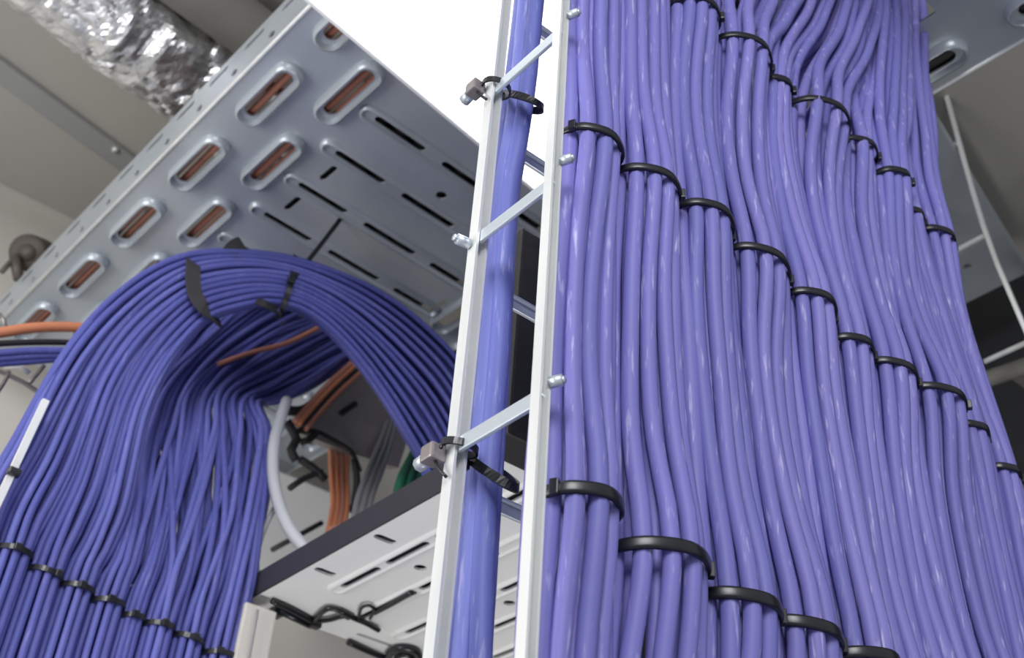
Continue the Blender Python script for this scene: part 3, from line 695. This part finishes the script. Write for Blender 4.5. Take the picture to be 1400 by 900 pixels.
# ties and scraps of strap under the lower tray
zz = ZL - .006
def zt(pp, r, zs=None): 
    mb = MB(); mb.tube(crom([onZ(u, v, z) for (u, v), z in zip(pp, zs or [zz]*len(pp))], .008), r, 8); return mb
root = empty('strap_scraps', tuple(onZ(430, 845, zz)))
ks = [zt([(372,822),(400,835),(428,850)], .0045).build('strap', M_tie), zt([(428,852),(440,838),(452,832),(470,838),(476,845)], .004).build('strap', M_tie),
      zt([(430,850),(450,848),(470,843),(488,846)], .0035).build('strap', M_tie), zt([(465,835),(485,846),(500,852),(518,862)], .004).build('strap', M_tie),
      zt([(490,846),(494,832),(504,828),(512,834),(506,846)], .0025).build('strap', M_tie), zt([(512,838),(535,826),(563,810)], .0042).build('strap', M_tie)]
mb = MB(); mb.box(onZ(378, 838, zz), (.016, .022, .014), bev=.003); mb.box(onZ(431, 853, zz), (.016, .016, .014), bev=.003); mb.cyl(onZ(383,835,zz), onZ(425,855,zz), .006); ks.append(mb.build('buckle', M_tie))
adopt(root, *ks); tag(root, 'tangle of black ties looped through the lower tray end', 'cable tie')
root = empty('strap_coil', tuple(onZ(545, 890, zz)))
ks = [zt([(528,905),(536,890),(552,886),(568,890),(574,900)], .006).build('strap', M_tie), zt([(536,908),(548,896),(562,898),(570,910)], .0045).build('strap', M_tie), zt([(476,878),(500,889),(524,899)], .005).build('strap', M_tie)]
adopt(root, *ks); tag(root, 'black strap coil hanging at the lower edge of the white tray', 'strap')
# bracket seen in the gap right of the blue strip
root = empty('angle_bracket', tuple(onZ(700, 640, 2.2)))
mb = MB(); mb.tube([onY(678, 628, .93), onY(700, 612, .93), onY(706, 604, .93)], 0, prof=[(-.006, -.003), (.006, -.003), (.006, .003), (-.006, .003)], up=(0, 0, 1)); k1 = mb.build('arm', M_white)
mb = MB(); mb.box(onY(713, 640, .93), (.05, .008, .035), bev=.002); k2 = mb.build('plate', M_white)
mb = MB(); mb.box(onY(712, 636, .924), (.016, .006, .012), bev=.002); k3 = mb.build('clip', M_tie)
adopt(root, k1, k2, k3); tag(root, 'small white angle bracket in the gap between ladder uprights', 'bracket')
# post below the tray's far end
root = empty('white_post', (float(onY(335, 870, 1.43)[0]), 1.43, 0)); c = onY(337, 870, 1.43)
mb = MB(); mb.box((c[0] + .012, 1.44, 1.115), (.05, .03, 2.23), bev=.003); k1 = mb.build('post', M_wall)
mb = MB(); mb.tube(crom([onY(352, 834, 1.42), onY(347, 862, 1.42), onY(339, 905, 1.42)], .02), .002, 6); k2 = mb.build('wire', M_grey)
adopt(root, k1, k2); tag(root, 'white post under the far end of the lower tray', 'post')

# ------------------------------------------------------------------ things seen through the arch
px_tube('grey_conduit', M_hose, [(392,548),(384,572),(375,605),(373,645),(380,685),(395,722),(418,752),(440,775)], [1.62,1.58,1.53,1.50,1.47,1.44,1.42,1.40], .0098, 'pale grey bent conduit dropping from the arch into the lower tray', 'conduit', sides=14)
px_tube('thin_hose', M_hose, [(378,690),(362,722),(352,755),(352,780),(366,797),(380,800)], 1.5, .0042, 'thin grey hose looping left of the bent conduit', 'hose')
px_tube('thin_hose', M_hose, [(362,799),(340,800),(322,820),(314,850),(312,890),(300,960)], 1.46, .0048, 'thin grey hose hanging off the tray end beside the blue cables', 'hose')
for j in range(4):
    px_tube('orange_cable', M_orange if j != 2 else M_rust, [(450+j*8,560),(452+j*8,610),(453+j*7,650),(455+j*6.5,690),(448+j*7,730),(440+j*7,775)], [1.86, 1.84, 1.80, 1.74, 1.62, 1.5], .0052,
            '%s of four orange cables dropping into the lower tray' % ['leftmost', 'second', 'third', 'rightmost'][j], 'cable', 'orange cables behind the arch')
root = empty('cable_tie', tuple(onY(460, 724, 1.6))); mb = MB()
mb.tube(crom([onY(446, 735, 1.60), onY(452, 723, 1.595), onY(462, 720, 1.595), onY(472, 722, 1.60), onY(470, 732, 1.6)], .006), .003, 8); k1 = mb.build('band', M_rust); adopt(root, k1)
tag(root, 'dark red tie around the orange cables above the lower tray', 'cable tie')
for j in range(3):
    px_tube('grey_cable', M_grey, [(535+j*5,560),(522+j*7,600),(505+j*9,640),(490+j*9,680),(482+j*9,720),(476+j*9,760)], [1.8, 1.76, 1.72, 1.68, 1.62, 1.5], .0058,
            '%s of three grey cables right of the orange ones' % ['leftmost', 'middle', 'rightmost'][j], 'cable', 'grey cables behind the arch')
for j in range(3):
    px_tube('green_cable', M_green, [(590+j*10,560),(566+j*12,620),(549+j*12,655),(541+j*12,690),(535+j*12,730)], [1.62, 1.60, 1.56, 1.54, 1.45], .0095,
            '%s of three dark green cables at the foot of the arch' % ['leftmost', 'middle', 'rightmost'][j], 'cable', 'green cables under the arch')
# slanting steel box with brackets
YB = 1.78
root = empty('steel_junction_bracket', tuple(onY(470, 570, YB))); ks = []
P = [onY(u, v, YB) for u, v in [(404,590),(480,512),(560,470),(570,560),(545,640),(505,628),(460,612)]]
mb = MB(); n = len(P); Q = [p + np.array((.01, .05, .02)) for p in P]
mb.add(P + Q, [list(range(n)), list(range(n, 2*n))[::-1]] + [[i, (i+1) % n, n+(i+1) % n, n+i] for i in range(n)]); ks.append(mb.build('plate', M_bracket))
def yb(pp, r, y=YB-.02, m=M_black, nm='arm'):
    mb = MB(); mb.tube(crom([onY(u, v, y) for u, v in pp], .02), r, 8); ks.append(mb.build(nm, m))
yb([(466,566),(478,557),(486,552)], .006, YB-.002, nm='slot')
yb([(398,590),(430,590),(455,602),(480,618),(492,645)], .0055); yb([(392,576),(405,600),(398,615),(405,630)], .009); yb([(396,668),(415,655),(440,645)], .006)
yb([(410,628),(428,640),(445,656)], .008); yb([(484,628),(488,660),(482,700)], .007, YB-.05); yb([(412,605),(425,600),(432,592)], .007)
yb([(384,560),(410,562),(430,550),(470,520)], .010)
adopt(root, *ks); tag(root, 'dull steel bracket with black clamps seen through the arch', 'bracket')
for j in range(4):
    px_tube('orange_cable', [M_rust, M_orange, M_black, M_rust][j], [(402+j*5,578+j*3),(428+j*5,548+j*3),(452+j*5,523+j*3),(475+j*5,502+j*3),(500+j*5,480+j*3),(545+j*5,446+j*3)], YB - .03, .0062,
            '%s of four rusty cables rising to the right inside the arch' % ['uppermost', 'second', 'black third', 'lowest'][j], 'cable', 'rusty cables inside the arch')
px_tube('red_cable', M_rust, [(255,520),(300,498),(345,482),(400,466),(470,430),(520,410)], [1.70,1.68,1.68,1.69,1.70,1.72], .0048, 'dull red cable crossing the dark inside of the arch', 'cable')
root = empty('white_box', tuple(onY(340, 720, 2.3)))
mb = MB(); cb = onY(400, 745, 2.36); cb[1] = 2.37; mb.box(cb, (.30, .18, .26), bev=.006); k1 = mb.build('body', M_white); adopt(root, k1)
mb = MB(); mb.tube([onY(372,752,2.11), onY(440,715,2.11)], .006, 8); k2 = mb.build('seam', M_dark); adopt(root, k2)
tag(root, 'pale box on the wall behind the bent conduit', 'box')
